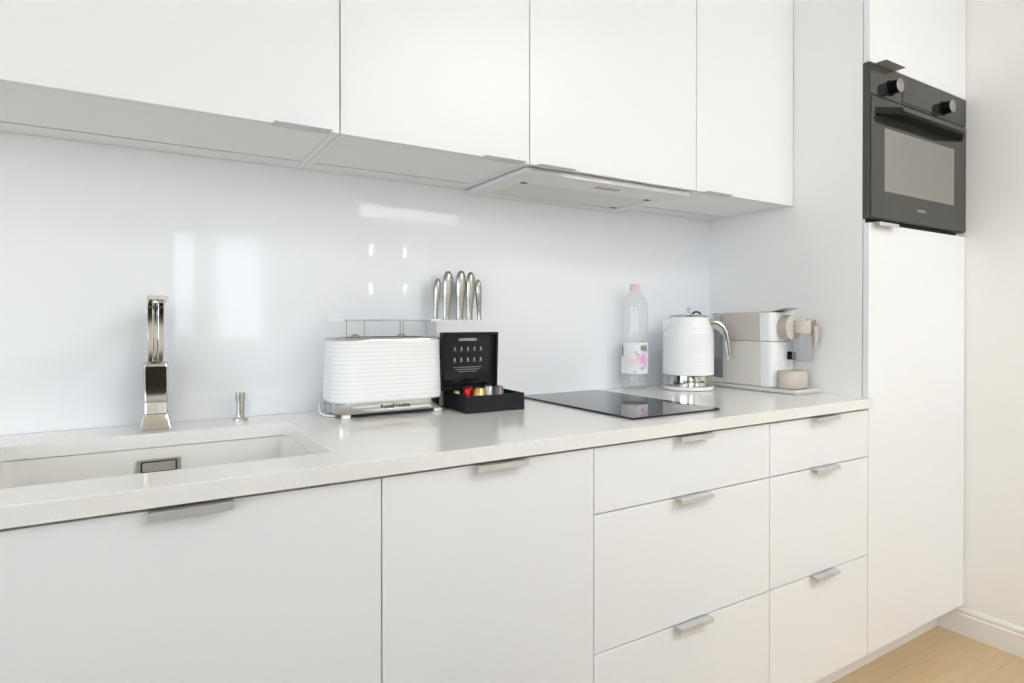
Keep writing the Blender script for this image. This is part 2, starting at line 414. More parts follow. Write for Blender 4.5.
for q in range(5):
    a = math.radians(60+q*60)
    MB().box(.118+.029*math.cos(a)-.001, .118+.029*math.cos(a)+.001, -.0026, -.0023, 1.873+.029*math.sin(a)-.0022, 1.873+.029*math.sin(a)+.0022).build('dial_mark', M['ink_o'], cp)
d = B(.0080, OX1, -.0028, .0005, OZ0+.008, 1.8310).build('oven_door', M['oven'], t, bevel=.0010)
B(.083, .5435, -.0034, -.0029, 1.5440, 1.7415).build('window', M['ovenwin'], d)
hp = [(.028, -.0030), (.100, -.044), (.112, -.0475), (.502, -.0475), (.515, -.044), (.604, -.0030)]
h = MB().prism(hp, 'z', 1.7770, 1.7980).build('handle', M['black'], d, bevel=.0012)
fp = [(.104, -.0480), (.508, -.0480), (.508, -.0476), (.104, -.0476)]
f = MB().prism(fp, 'z', 1.7860, 1.7975).build('handle_facing', M['oven'], h); f['label'] = 'grey metal strip on the handle'
text('lettering', 'SAMSUNG', .0125, M['ink_o'], d, (.318, -.0031, 1.5020), bold=.0002)
tag(B(.06, .575, .0028, .0190, 1.4446, 1.4492).build('ventilation_trim', M['black']), 'thin black ventilation strip under the oven above the tall lower door', 'trim')

# ------------------------------------------------------------------ wall units and hood
def wall_unit(label, x0, x1, hx, bottom=True, hw=.112):
    t = thing('wall_cabinet', label, 'cabinet', ((x0+x1)/2, .43, ZU))
    th = .0165; z0, z1 = ZU+.0015, 2.45; zi = ZU+.0135 if bottom else 1.72
    pts = [(x0+.0006, z0), (x0+th, z0), (x0+th, zi), (x1-th, zi), (x1-th, z0), (x1-.0006, z0), (x1-.0006, z1), (x0+.0006, z1)]
    MB().prism(pts, 'y', YU+.0195, YW-.0015).build('carcass', M['under'], t, bevel=.0004, seg=1)
    if bottom:
        B(x0+th+.0006, x1-th-.0006, YU+.021, .528, z0+.0005, zi-.0005).build('bottom_panel', M['under'], t, bevel=.0004, seg=1)
        B(x0+th+.0006, x1-th-.0006, .5365, YW-.002, z0+.0005, zi-.0005).build('rear_rail', M['under'], t, bevel=.0004, seg=1)
        B(x0+th+.0006, x1-th-.0006, .5284, .5361, z0+.004, zi-.0006).build('groove_shade_strip', M['shadow'], t)  # dark strip paints the shade inside the recessed groove
    d = B(x0+.0014, x1-.0014, YU, YU+.018, ZU, 2.45).build('door', M['front'], t, bevel=.0009)
    h = edge_pull(d, hx, ZU, hw, YU, True, out=.022); h['label'] = 'satin metal edge pull'
    return t
wall_unit('widest white wall cabinet, leftmost, above the sink', S00, S1, -1.628)
wall_unit('white wall cabinet above the toaster, second from the left', S1, S2, -1.156)
wall_unit('white wall cabinet with the extractor hood built in below it', S2, S3, -1.003, bottom=False)
wall_unit('narrow white wall cabinet beside the tall oven cabinet, above the kettle', S3, -.0015, -.392)

t = thing('extractor_hood', 'flat grey extractor hood built under the wall cabinet above the hob', 'hood', (-.78, .43, 1.515))
HX0, HX1 = -1.0735, -.4835
M['hood'] = pmat('light_grey_hood', (.84, .85, .86), .38, noise=(8, .006))
hz0, hz1 = 1.5165, 1.5275
def ringbox(x0, x1, y0, y1, a0, a1, b0, b1, z0, z1):
    o = [(x0, y0), (x1, y0), (x1, y1), (x0, y1)]; i = [(a0, b0), (a1, b0), (a1, b1), (a0, b1)]
    mb = MB(); bm = mb.bm
    V = [[bm.verts.new((x, y, z)) for x, y in L] for z in (z0, z1) for L in (o, i)]
    for k in range(4):
        j = (k+1) % 4
        for q in ((V[0][k], V[0][j], V[1][j], V[1][k]), (V[2][k], V[3][k], V[3][j], V[2][j]), (V[0][k], V[2][k], V[2][j], V[0][j]), (V[1][k], V[1][j], V[3][j], V[3][k])): bm.faces.new(q)
    return mb
FX0, FX1, FY0, FY1 = -1.018, -.530, .383, .560
ringbox(HX0, HX1, YU+.021, YW-.002, FX0, FX1, FY0, FY1, hz0, hz1).build('hood_plate', M['hood'], t, bevel=.0006)
B(S2+.018, S3-.018, YU+.03, YW-.004, hz1+.0002, 1.70).build('hood_housing', M['hood'], t)
fl = B(FX0+.0015, FX1-.0015, FY0+.0015, FY1-.004, hz0+.0022, hz0+.006).build('grease_filter', M['steel'], t, bevel=.0005)
M['filt'] = pmat('filter_mesh', (.76, .76, .74), .45, metal=.1, noise=(300, .06))
fl.data.materials[0] = M['filt']
for xx, yy in ((FX0+.012, FY0+.010), (FX1-.014, FY0+.010)):
    MB().prism(rrect(xx-.011, xx+.011, yy-.006, yy+.006, .004, 3), 'z', hz0+.0005, hz0+.0022).build('latch', M['black'], fl)
MB().box(FX1-.030, FX1-.006, FY1-.013, FY1-.006, hz0+.001, hz0+.0021).build('latch', M['black'], fl)
for k in range(5):
    xx = -.800+k*.0185
    MB().prism(rrect(xx-.0042, xx+.0042, .316, .338, .002, 3), 'z', hz0-.0022, hz0-.0001).build('push_button', M['plastic_g'], t, bevel=.0004)
B(HX0, HX1, YU+.0195, YU+.0208, hz0-.001, hz1).build('front_trim', M['alu'], t)

# ------------------------------------------------------------------ hob
t = thing('induction_hob', 'narrow black glass induction hob flush on the worktop', 'hob', (-.75, .32, ZT))
MB().prism(rrect(-.905, -.594, .067, .577, .004, 4), 'z', ZT+.0005, ZT+.0055).build('glass_plate', M['hob'], t, bevel=.0008)
for k in range(6):
    MB().box(-.632, -.628, .180+k*.045, .192+k*.045, ZT+.00551, ZT+.0056).build('printed_mark', M['ink_g'], t)

# ------------------------------------------------------------------ tap and soap pump
FXc, FYc = -1.8785, .556
t = thing('kitchen_tap', 'tall chrome kitchen tap standing behind the sink', 'tap', (FXc, FYc, ZT))
secs = []
for z, hw, y0, y1, r in ((ZT+.0006, .0315, -.040, .030, .006), (ZT+.004, .0312, -.039, .030, .006), (ZT+.010, .0292, -.036, .029, .006), (ZT+.034, .0250, -.031, .027, .006)):
    secs.append([(FXc+x, FYc+y, z) for x, y in rrect(-hw, hw, y0, y1, r, 5)])
MB().loft(secs).build('base', M['chrome'], t, bevel=.001, angle=30)
secs = []
for z, hw, y0, y1 in ((ZT+.0345, .0230, -.0330, .026), (ZT+.0590, .0232, -.0300, .026), (ZT+.0600, .0232, -.0310, .026), (ZT+.1380, .0236, -.0322, .022), (ZT+.1425, .0238, -.0312, .020), (ZT+.1475, .0215, -.027, .016)):
    secs.append([(FXc+x, FYc+y, z) for x, y in rrect(-hw, hw, y0, y1, .005, 5)])
MB().loft(secs).build('body', M['chrome'], t, angle=8, bevel=.0008)
secs = []
for z, hw, y0, y1 in ((ZT+.1478, .0150, -.004, .016), (ZT+.20, .0155, -.004, .017), (ZT+.250, .0165, -.004, .019), (ZT+.2685, .0172, -.006, .020)):
    g = hw*.30
    secs.append([(FXc+x, FYc+y, z) for x, y in ((-hw, y0), (-g, y0), (-g*.7, y0+.006), (g*.7, y0+.006), (g, y0), (hw, y0), (hw, y1), (-hw, y1))])
MB().loft(secs).build('neck', M['chrome'], t, bevel=.0012, angle=25)
secs = []
for y, hw, z, h in ((.020, .0175, .266, .008), (-.02, .0178, .2700, .009), (-.10, .0178, .2755, .0085), (-.185, .0188, .2780, .0100), (-.198, .0188, .2800, .0080)):
    secs.append([(FXc+a, FYc+y, ZT+z+b) for a, b in rrect(-hw, hw, 0, h, .0028, 4)])
sp = MB().loft(secs).build('spout', M['chrome'], t, angle=40)
MB().lathe([(.010, ZT+.2735), (.010, ZT+.2780), (.009, ZT+.2785)], 24, (FXc, FYc-.178, 0)).build('aerator', M['steel'], sp)
t = thing('soap_pump', 'small steel soap dispenser stub right of the tap', 'dispenser', (-1.704, .56, ZT))
MB().lathe([(.0165, ZT+.0005), (.0165, ZT+.005), (.015, ZT+.0065), (.0095, ZT+.007)], 32, (-1.704, .56, 0)).build('base', M['steel_l'], t, angle=30)
MB().lathe([(.0092, ZT+.0072), (.0092, ZT+.046), (.0095, ZT+.0465)], 32, (-1.704, .56, 0)).build('stem', M['steel_l'], t, angle=30)
MB().lathe([(.0108, ZT+.0467), (.0110, ZT+.048), (.0110, ZT+.0655), (.0100, ZT+.067), (.002, ZT+.0672)], 32, (-1.704, .56, 0)).build('push_button', M['steel_l'], t, angle=30)

# ------------------------------------------------------------------ toaster
tx0, tx1, ty0, ty1 = -1.5125, -1.2190, .436, .588
t = thing('toaster', 'white ribbed toaster with steel base and warming rack', 'toaster', (-1.366, .512, ZT))
def trect(z, g, r=.048, n=10): return [(x, y, z) for x, y in rrect(tx0+g, tx1-g, ty0+g, ty1-g, r-g*.5, n)]
secs = []; z0, z1 = ZT+.0375, ZT+.1885; NR = 15
for i in range(NR*6+1):
    u = i/(NR*6); z = z0+(z1-z0)*u
    rip = abs(math.sin(PI*NR*u))**.6
    g = .0045*u**1.4 + .0008*(1-rip) - .0005
    if u < .02: g += .001
    secs.append(trect(z, g))
MB().loft(secs).build('ribbed_body', M['plastic_w'], t, angle=60)
MB().loft([trect(ZT+.0095, .006, .045), trect(ZT+.013, .0035, .046), trect(ZT+.0372, .0035, .046)]).build('steel_base', M['chrome'], t, angle=40)
stb = [o for o in t.children if o.name.startswith('steel_base')][0]
text('lettering', 'Russell Hobbs', .0135, M['ink_d'], stb, (-1.360, ty0+.0032, ZT+.0240), bold=.0003)
MB().prism(rrect(tx0+.030, tx1-.030, ty0+.014, ty1-.014, .02, 5), 'z', ZT+.004, ZT+.0094).build('underside', M['rubber'], t)
for fx, fy in ((tx0+.030, ty0+.012), (tx1-.022, ty0+.012), (tx0+.030, ty1-.012), (tx1-.022, ty1-.012)):
    MB().prism(rrect(fx-.0105, fx+.0105, fy-.008, fy+.008, .004, 4), 'z', ZT+.0005, ZT+.0095).build('foot', M['plastic_w'], t, bevel=.001)
def trect_in(z, g, r): return [(x, y, z) for x, y in rrect(tx0+g, tx1-g, ty0+g, ty1-g, r, 10)]
MB().loft([trect(ZT+.1887, .0035), trect(ZT+.1935, .0045), trect(ZT+.1960, .0075)]).build('top_plate', M['chrome'], t, angle=40)
tp = [o for o in t.children if o.name.startswith('top_plate')][0]
for yy in (.492, .532):
    B(tx0+.045, tx1-.045, yy-.013, yy+.013, ZT+.1961, ZT+.1966).build('bread_slot', M['rubber'], tp)
# warming rack
rk = MB().tube([(tx0+.028, .478, ZT+.2390), (tx1-.022, .478, ZT+.2390)], .0022, 8).build('warming_rack', M['chrome'], t)
for yy in (.494, .512, .530, .546): MB().tube([(tx0+.028, yy, ZT+.2390), (tx1-.022, yy, ZT+.2390)], .0018, 8).build('rack_wire', M['chrome'], rk)
for xx, nm in ((tx0+.018, 'L'), (tx1-.012, 'R')):
    MB().prism(rrect(xx-.017, xx+.017, .472, .552, .010, 5), 'z', ZT+.2355, ZT+.2425).build('rack_end', M['plastic_w'], rk, bevel=.0015)
for xx in (-1.452, -1.427, -1.332, -1.297):
    yy = .478 if xx in (-1.427, -1.332) else .546
    MB().tube([(xx, yy, ZT+.2385), (xx, yy, ZT+.1965)], .0012, 8).build('rack_leg', M['knobface'], rk)
for xx in (-1.4395, -1.316):
    MB().tube([(xx-.010, .512, ZT+.198), (xx-.006, .512, ZT+.2015), (xx+.006, .512, ZT+.2015), (xx+.010, .512, ZT+.198)], .0022, 8).build('rack_clip', M['chrome'], rk)
for zz, nm in ((ZT+.172, 'lift_lever'), (ZT+.066, 'browning_button')):
    MB().prism(rrect(.500, .532, zz-.0045, zz+.0045, .004, 4), 'x', tx1-.004, tx1+.0085).build(nm, M['plastic_w'], t, bevel=.001)
MB().prism(rrect(.486, .520, ZT+.016, ZT+.033, .003, 3), 'x', tx0+.0015, tx0+.0045).build('crumb_tray_grip', M['plastic_g'], t, bevel=.0008)
cord = [(tx0+.004, .560, ZT+.030), (tx0-.004, .560, ZT+.026), (tx0-.009, .548, ZT+.012), (tx0-.009, .525, ZT+.0042), (tx0-.004, .496, ZT+.0036), (tx0+.012, .478, ZT+.0036), (tx0+.030, .486, ZT+.0036), (tx0+.040, .520, ZT+.0036)]
MB().tube(cord, .0030, 8).build('power_cord', M['plastic_w'], t)

# ------------------------------------------------------------------ knife block and knives
bx0, bx1, by0, by1, bz1 = -1.203, -1.017, .537, .6035, 1.1405
t = thing('knife_block', 'white knife block holding steel knives behind the black box', 'knife block', (-1.11, .57, ZT))
KN = [(-1.1890, .566, .0080, 1.259, .006), (-1.1555, .566, .0124, 1.281, .006), (-1.1130, .566, .0122, 1.284, .004), (-1.0815, .566, .0112, 1.281, .0035), (-1.0530, .566, .0078, 1.260, -.004)]
MB().prism(rrect(bx0, bx1, by0, by1, .004, 4), 'z', ZT+.0008, bz1-.010).build('block_body', M['plastic_w'], t, bevel=.0006)
# cap with an open slot for each knife
def slotted_cap():
    xs = [bx0]
    for x, y, r, zt, ln in KN: xs += [x-.0060, x+.0060]
    xs.append(bx1); mb = MB(); bm = mb.bm; ys = [by0, .556, .578, by1]
    g = {}
    def V(i, j, k):
        if (i, j, k) not in g: g[i, j, k] = bm.verts.new((xs[i], ys[j], (bz1-.0098, bz1)[k]))
        return g[i, j, k]
    nx, ny = len(xs)-1, 3
    hole = lambda i, j: j == 1 and i % 2 == 1
    inside = lambda i, j: 0 <= i < nx and 0 <= j < ny and not hole(i, j)
    for i in range(nx):
        for j in range(ny):
            if hole(i, j): continue
            bm.faces.new((V(i, j, 1), V(i+1, j, 1), V(i+1, j+1, 1), V(i, j+1, 1))); bm.faces.new((V(i, j, 0), V(i, j+1, 0), V(i+1, j+1, 0), V(i+1, j, 0)))
            for (di, dj, a, b) in ((-1, 0, (i, j), (i, j+1)), (1, 0, (i+1, j), (i+1, j+1)), (0, -1, (i, j), (i+1, j)), (0, 1, (i, j+1), (i+1, j+1))):
                if not inside(i+di, j+dj): bm.faces.new((V(*a, 0), V(*b, 0), V(*b, 1), V(*a, 1)))
    return mb
slotted_cap().build('slotted_top', M['plastic_w'], t)
KL = ['short slim steel knife, leftmost in the white block', 'thick tall steel knife, second from the left in the block',
      'tall steel knife in the middle of the white block', 'steel knife right of the middle one in the block', 'short slim steel knife, rightmost in the white block']
for (x, y, r, zt, ln), lab in zip(KN, KL):
    r *= 1.28
    zb = bz1+.0006; k = thing('kitchen_knife', lab, 'knife', (x, y, zb), 0, 'steel knives in the white block')
    H = zt-zb; prof = [(0, .72), (.08, .62), (.2, .64), (.4, .80), (.62, .98), (.78, 1.0), (.9, .86), (.96, .62), (.99, .36), (1.0, .08)]
    secs = [[(x-ln*(1-u)*-1*0 + ln*(u-.5)*1.2 + s*r*w*math.cos(2*PI*q/16), y+s*.0092*w*math.sin(2*PI*q/16), zb+u*H) for q in range(16)] for u, w in prof for s in (1,)]
    MB().loft(secs).build('handle', M['steel'], k, angle=60)
    xo = x-ln*.6
    MB().box(xo-.0045, xo+.0045, y-.0085, y+.0085, zb-.0095, zb-.0002).build('blade', M['chrome'], k)

# ------------------------------------------------------------------ black capsule box, lid up
A = -.045
t = thing('capsule_box', 'open black coffee capsule box with its lid standing up', 'box', (-1.1995, .362, ZT+.0006), A, local=True)
W, D, Hh, th = .1720, .1530, .0440, .004
def tray(W, D, H, th, fl):
    mb = MB()
    o = rrect(0, W, 0, D, .0015, 2); i = rrect(th, W-th, th, D-th, .0012, 2)
    mb.loft([[(x, y, 0) for x, y in o], [(x, y, H) for x, y in o], [(x, y, H) for x, y in i], [(x, y, fl) for x, y in i]])
    return mb
tray(W, D, Hh, th, .020).build('tray', M['blackbox'], t, angle=30)
B(th+.0005, W-th-.0005, th+.001, .040, .0205, .0385).build('divider', M['blackbox'], t, bevel=.0006)
# lid: shallow tray hinged at the back, opening towards the room
LH, LD = .1600, .0180
lm = MB()
o = [(x, y) for x, y in rrect(0, W, 0, LH, .0015, 2)]; i = [(x, y) for x, y in rrect(.006, W-.006, .006, LH-.006, .003, 2)]
ld = D-.001
f3 = lambda L, d: [(x-.013, d- z*.05, Hh+.0012+z) for x, z in L]
lm.loft([f3(o, ld), f3(o, ld-LD), f3(i, ld-LD), f3(i, ld-.005)])
l = lm.build('lid', M['blackbox'], t, angle=30)
pn = MB(); pn.loft([f3([(x, z) for x, z in rrect(.012, W-.022, .010, LH-.010, .008, 4)], ld-.0052), f3([(x, z) for x, z in rrect(.012, W-.022, .010, LH-.010, .008, 4)], ld-.0062)])
pn = pn.build('lid_card', M['blackgloss'], l, angle=30)
tilt = -math.atan(.05)
def lidpt(x, z): return (x-.010, ld-.0065-z*.05, Hh+.0012+z)
text('lettering', 'NESPRESSO', .0098, M['ink_w'], pn, lidpt(.079, .1390), rot=(PI/2-tilt, 0, 0), sx=1.1)
for row, zz in enumerate((.115, .085)):
    for q in range(5):
        xx = .040+q*.020
        P0 = lidpt(xx, zz)
        mk = MB(); mk.box(P0[0]-.0022, P0[0]+.0022, P0[1]-.0003, P0[1]+.0002, P0[2]-.0055, P0[2]+.0035).box(P0[0]-.0045, P0[0]+.0045, P0[1]-.0003, P0[1]+.0002, P0[2]-.0080, P0[2]-.0070)
        mk.build('pictogram', M['ink_g'], pn)
for q in range(3):
    P0 = lidpt(.079+(q-1)*.0, .062-q*.006)
    MB().box(P0[0]-.045+q*.008, P0[0]+.045-q*.008, P0[1]-.0003, P0[1]+.0002, P0[2]-.0008, P0[2]+.0008).build('printed_line', M['ink_g'], pn)
def capsule(label, mat, lx, ly, tiltx, tilty, cat='capsule', lift=.002, sc=1.2):
    ca, sa = math.cos(A), math.sin(A)
    wx, wy = -1.1995+ca*lx-sa*ly, .362+sa*lx+ca*ly
    k = thing('coffee_capsule', label, cat, (wx, wy, ZT+.0006+.0212+lift), 0, 'coffee capsules in the black box', local=True)
    k.rotation_euler = (tiltx, tilty, .3); k.scale = (sc,)*3
    MB().lathe([(.0165, .0006), (.0168, .0014), (.0150, .0018), (.0146, .004), (.0118, .0225), (.0104, .0258), (.0060, .0280), (.001, .0284)], 32).build('cup', M[mat], k, angle=40)
    MB().lathe([(.0148, .0), (.0150, .0004), (.0148, .0005)], 32).build('foil_lid', M['silver'], k, angle=40)
capsule('red foil coffee capsule in the black box, left of the gold one', 'red', .056, .104, 0, -.12)
capsule('gold foil coffee capsule between the red and silver ones', 'gold', .069, .070, 0, .1)
capsule('silver coffee capsule in the box, left of the dark grey one', 'silver', .116, .106, 0, 0)
capsule('dark grey coffee capsule at the right end of the black box', 'graph', .139, .090, 0, .08)
capsule('olive green coffee capsule at the left end of the black box', 'green', .024, .116, 0, 0, sc=.85)

# ------------------------------------------------------------------ water bottle
bxc, byc = -.452, .548
t = thing('plastic_bottle', 'clear plastic water bottle with pink cap beside the kettle', 'bottle', (bxc, byc, ZT+.0008), local=True)
prof = [(.001, .012), (.018, .010), (.028, .003), (.034, .000), (.041, .006), (.0445, .022), (.0450, .040), (.0435, .048), (.0440, .053), (.0445, .058), (.0445, .162), (.0435, .168), (.0420, .174), (.0430, .181), (.0455, .189)]
for i in range(10): prof.append((.0455 - .0008*(i % 2), .191+i*.0085))
prof += [(.0452, .282), (.0435, .295), (.0395, .308), (.0325, .320), (.0230, .329), (.0165, .334), (.0148, .3375), (.0170, .3385), (.0170, .3405), (.0140, .341), (.0138, .3435)]
MB().lathe(prof, 56, cap0=False, cap1=False).build('bottle_body', M['pet'], t, angle=50)
MB().lathe([(.0453, .057), (.0456, .059), (.0456, .161), (.0453, .163)], 56, cap0=False, cap1=False).build('label_sleeve', M['label'], t, angle=50)
sl = [o for o in t.children if o.name.startswith('label_sleeve')][0]
cap = []
for i in range(96):
    a = 2*PI*i/96; r = .0162+(.0005 if i % 2 else 0); cap.append((r*math.cos(a), r*math.sin(a)))
MB().loft([[(x, y, .3415) for x, y in cap], [(x, y, .3600) for x, y in cap], [(x*.9, y*.9, .3625) for x, y in cap]]).build('cap', M['pink'], t, angle=25)
def wrap_mark(a0, a1, z0, z1):
    mb = MB(); n = 6
    for r in (1,):
        rows = [[(.0460*math.sin(a0+(a1-a0)*i/n), -.0460*math.cos(a0+(a1-a0)*i/n), z) for i in range(n+1)] for z in (z0, z1)]
        mb.quadgrid(rows, False, False, False)
    return mb
base_a = .82      # the side of the bottle facing the camera lies at about -47 deg
for (u0, u1, z0, z1) in ((-.28, -.20, .134, .152), (-.16, -.10, .136, .154), (-.06, .02, .132, .152), (.06, .14, .136, .154), (.18, .30, .130, .150), (-1.92, -1.80, .112, .152), (-1.76, -1.70, .120, .146), (-.70, -.62, .128, .131), (-.60, -.40, .122, .1245)):
    wrap_mark(u0, u1, z0, z1).build('printed_stroke', M['ink_d'], sl)

# ------------------------------------------------------------------ kettle
kx, ky = -.281, .464
t = thing('electric_kettle', 'white ribbed electric kettle with chrome handle and steel band', 'kettle', (kx, ky, ZT+.0006), local=True)
MB().lathe([(.078, .0), (.0855, .002), (.0865, .006), (.0865, .012), (.084, .0145)], 64).build('power_base', M['plastic_w'], t, angle=40)
MB().lathe([(.084, .0160), (.0862, .0165), (.0862, .051), (.084, .052)], 64).build('steel_band', M['chrome'], t, angle=40)
band = [o for o in t.children if o.name.startswith('steel_band')][0]
ca = -.74
text('lettering', 'Russell Hobbs', .0125, M['ink_d'], band, (.0863*math.sin(-.60), -.0863*math.cos(-.60), .033), rot=(PI/2, 0, -.60), bold=.0003, bend=.0864)
prof = []
NRk = 19
def kr(u): # radius along the shoulder
    base = [(0, .0866), (.55, .0866), (.70, .0850), (.82, .0790), (.93, .0700), (1, .0635)]
    for (a, ra), (b, rb) in zip(base, base[1:]):
        if a <= u <= b:
            s = (u-a)/(b-a); return ra+(rb-ra)*s
for i in range(NRk*6+1):
    u = i/(NRk*6); rip = abs(math.sin(PI*NRk*u))**.6
    prof.append((kr(u)-.0008*(1-rip)*(1 if u > .01 else .5), 0.0525+u*.198))
MB().lathe(prof, 72).build('ribbed_body', M['plastic_w'], t, angle=60)
MB().lathe([(.0640, .2508), (.0642, .2535), (.058, .2570), (.030, .2595), (.001, .2600)], 64).build('lid', M['chrome'], t, angle=40)
lid = [o for o in t.children if o.name.startswith('lid')][-1]
MB().lathe([(.0045, .2598), (.004, .270), (.0062, .2745), (.0062, .2805), (.003, .2835), (.0005, .284)], 20, (-.004, -.004, 0)).build('lid_knob', M['chrome'], lid)
hd = Vector((.80, -.60, 0))
pa = [hd*.014+Vector((0, 0, .2590)), hd*.019+Vector((0, 0, .2655)), hd*.028+Vector((0, 0, .2680)), hd*.037+Vector((0, 0, .2655)), hd*.044+Vector((0, 0, .2580))]
MB().tube(pa, .0034, 10).build('lid_catch', M['black'], lid)
pa = [hd*.060+Vector((0, 0, .2240)), hd*.080+Vector((0, 0, .2305)), hd*.100+Vector((0, 0, .2270)), hd*.118+Vector((0, 0, .2140)), hd*.1285+Vector((0, 0, .1930)), hd*.1335+Vector((0, 0, .1600)), hd*.1365+Vector((0, 0, .1250)), hd*.1375+Vector((0, 0, .1080)), hd*.1370+Vector((0, 0, .1000))]
MB().tube(pa, [.0120, .0125, .0125, .0120, .0115, .0105, .0095, .0085, .0045], 14, flat=.75, up=(.6, .8, 0)).build('handle', M['chrome'], t, angle=60)
pa = [hd*.076+Vector((0, 0, .2130)), hd*.092+Vector((0, 0, .2150)), hd*.108+Vector((0, 0, .2050)), hd*.117+Vector((0, 0, .1880))]
MB().tube(pa, [.007, .0072, .0065, .004], 12).build('handle_grip', M['plastic_g'], t, angle=60)
sd = -hd
q = [Vector((sd.y, -sd.x, 0)), sd]
secs = []
for z, out, hw in ((.196, .0835, .006), (.214, .089, .016), (.2335, .089, .020), (.2430, .080, .019)):
    c = sd*out; b = sd*(.060)
    secs.append([tuple(b+q[0]*hw*1.5+Vector((0, 0, z))), tuple(c+q[0]*hw*.45+Vector((0, 0, z))), tuple(c-q[0]*hw*.45+Vector((0, 0, z))), tuple(b-q[0]*hw*1.5+Vector((0, 0, z)))])
MB().loft(secs).build('spout', M['plastic_w'], t, bevel=.002)

# ------------------------------------------------------------------ coffee machine on its tray
tag(MB().loft([[(x, y, ZT+z) for x, y in rrect(-.1375+g, -.0030-g, .148+g, .498-g, .010, 5)] for z, g in ((.0006, .007), (.004, .003), (.0095, .0), (.0145, .0), (.0162, .0015), (.0150, .004))]).build('serving_tray', M['cream'], angle=40),
    'flat cream tray under the coffee machine', 'tray')
mz = ZT+.0158
t = thing('coffee_machine', 'beige and cream capsule coffee machine with milk jug beside the tall cabinet', 'coffee machine', (-.068, .34, mz))
X0, X1 = -.1310, -.0070
def msec(x0, x1, y0, y1, rf, n=6):
    """plan outline with rounded front corners"""
    pts = []
    for cx, a0 in ((x0+rf, PI), (x1-rf, 1.5*PI)):
        for i in range(n+1):
            a = a0+PI/2*i/n; pts.append((cx+rf*math.cos(a), y0+rf+rf*math.sin(a)))
    return pts+[(x1, y1), (x0, y1)]
MB().prism([(X0, .2865), (X1, .2865), (X1, .440), (X0, .440)], 'z', mz+.001, ZT+.1680).build('lower_housing', M['cream'], t, bevel=.0025)
MB().prism([(X0, .2905), (X1, .2905), (X1, .440), (X0, .440)], 'z', ZT+.1692, ZT+.2655).build('upper_housing', M['beige'], t, bevel=.0025)
p = MB().prism(msec(X0, X1, .2360, .2855, .022), 'z', mz+.001, ZT+.1680).build('front_column', M['plastic_w'], t, bevel=.0015)
MB().prism(msec(X0, X1,   .2360, .2895, .022), 'z', ZT+.1692, ZT+.2655).build('brew_head', M['plastic_w'], t, bevel=.0025)
hdm = [o for o in t.children if o.name.startswith('brew_head')][0]
k = MB().lathe([(.0385, .2355), (.0405, .2350), (.0405, .2045), (.0400, .2030)], 56, (-.0745, 0, ZT+.2150), 'y').build('dial', M['dial'], hdm, angle=40)
MB().lathe([(.0399, .2029), (.0380, .2018), (.001, .2015)], 56, (-.0745, 0, ZT+.2150), 'y').build('dial_face', M['dialf'], k, angle=40)
# lever on top
lv = [(.300, .2660), (.300, .2685), (.262, .2685), (.225, .2760), (.2020, .2800), (.1990, .2780), (.225, .2725), (.258, .2660)]
MB().prism([(y, ZT+z) for y, z in lv], 'x', X0+.020, X1-.040).build('lever', M['steel'], t, bevel=.0008)
# drip base with cup stand
MB().loft([[(x, y, mz+z) for x, y in rrect(-.1300+g, -.0240-g, .170+g, .2345, .030-g, 8)] for z, g in ((.001, .002), (.004, 0), (.0525, 0), (.0565, .0025))]).build('drip_container', M['beige'], t, angle=50)
MB().prism(rrect(-.1240, -.030, .176, .2320, .024, 8), 'z', mz+.0566, mz+.0580).build('drip_grid', M['dial'], t)
# milk jug
jx, jy = -.0440, .1900
j = MB().lathe([(.001, .1070), (.028, .1070), (.0305, .1085), (.0315, .115), (.0310, .180), (.0300, .1960)], 40, (jx, jy, ZT), cap0=False, cap1=False).build('milk_jug', M['jug'], t, angle=50)
MB().lathe([(.0300, .1965), (.0300, .2100), (.0290, .2360), (.0270, .2385)], 40, (jx, jy, ZT)).build('jug_lid', M['beige'], j, angle=40)
MB().prism(rrect(-.0600, -.0535, .2060, .2350, .003, 3), 'z', ZT+.1080, ZT+.1350).build('jug_connector', M['black'], j, bevel=.001)
spt = [(jx+.010, jy-.018, ZT+.236), (jx+.014, jy-.0330, ZT+.234), (jx+.0125, jy-.0390, ZT+.220), (jx+.012, jy-.0400, ZT+.190), (jx+.0115, jy-.0395, ZT+.170), (jx+.011, jy-.0390, ZT+.1480)]
MB().tube(spt, [.0075, .0085, .0090, .0080, .0070, .0050], 12).build('milk_spout', M['beige'], j, angle=60)
MB().tube([(jx+.012, jy-.004, ZT+.2396), (jx+.022, jy-.018, ZT+.2390)], .0050, 12).build('froth_knob', M['dial'], j)
# water tank at the back
tk = MB().prism(rrect(X0+.004, X1-.004, .442, .492, .012, 5), 'z', mz+.018, ZT+.2560).build('water_tank', M['tank'], t, bevel=.0015)
MB().prism(rrect(X0+.002, X1-.002, .4415, .494, .012, 5), 'z', ZT+.2565, ZT+.2640).build('tank_lid', M['plastic_g'], tk, bevel=.001)
MB().prism(rrect(X0+.006, X1-.006, .4440, .490, .011, 5), 'z', mz+.0190, ZT+.1010).build('tank_water', mk_thin('tank_water', (.66, .70, .75), 1.33, .35, (.50, .53, .58)), tk)
MB().prism(rrect(X0, X1, .4412, .494, .012, 5), 'z', mz+.001, mz+.0175).build('tank_foot', M['plastic_w'], tk, bevel=.001)

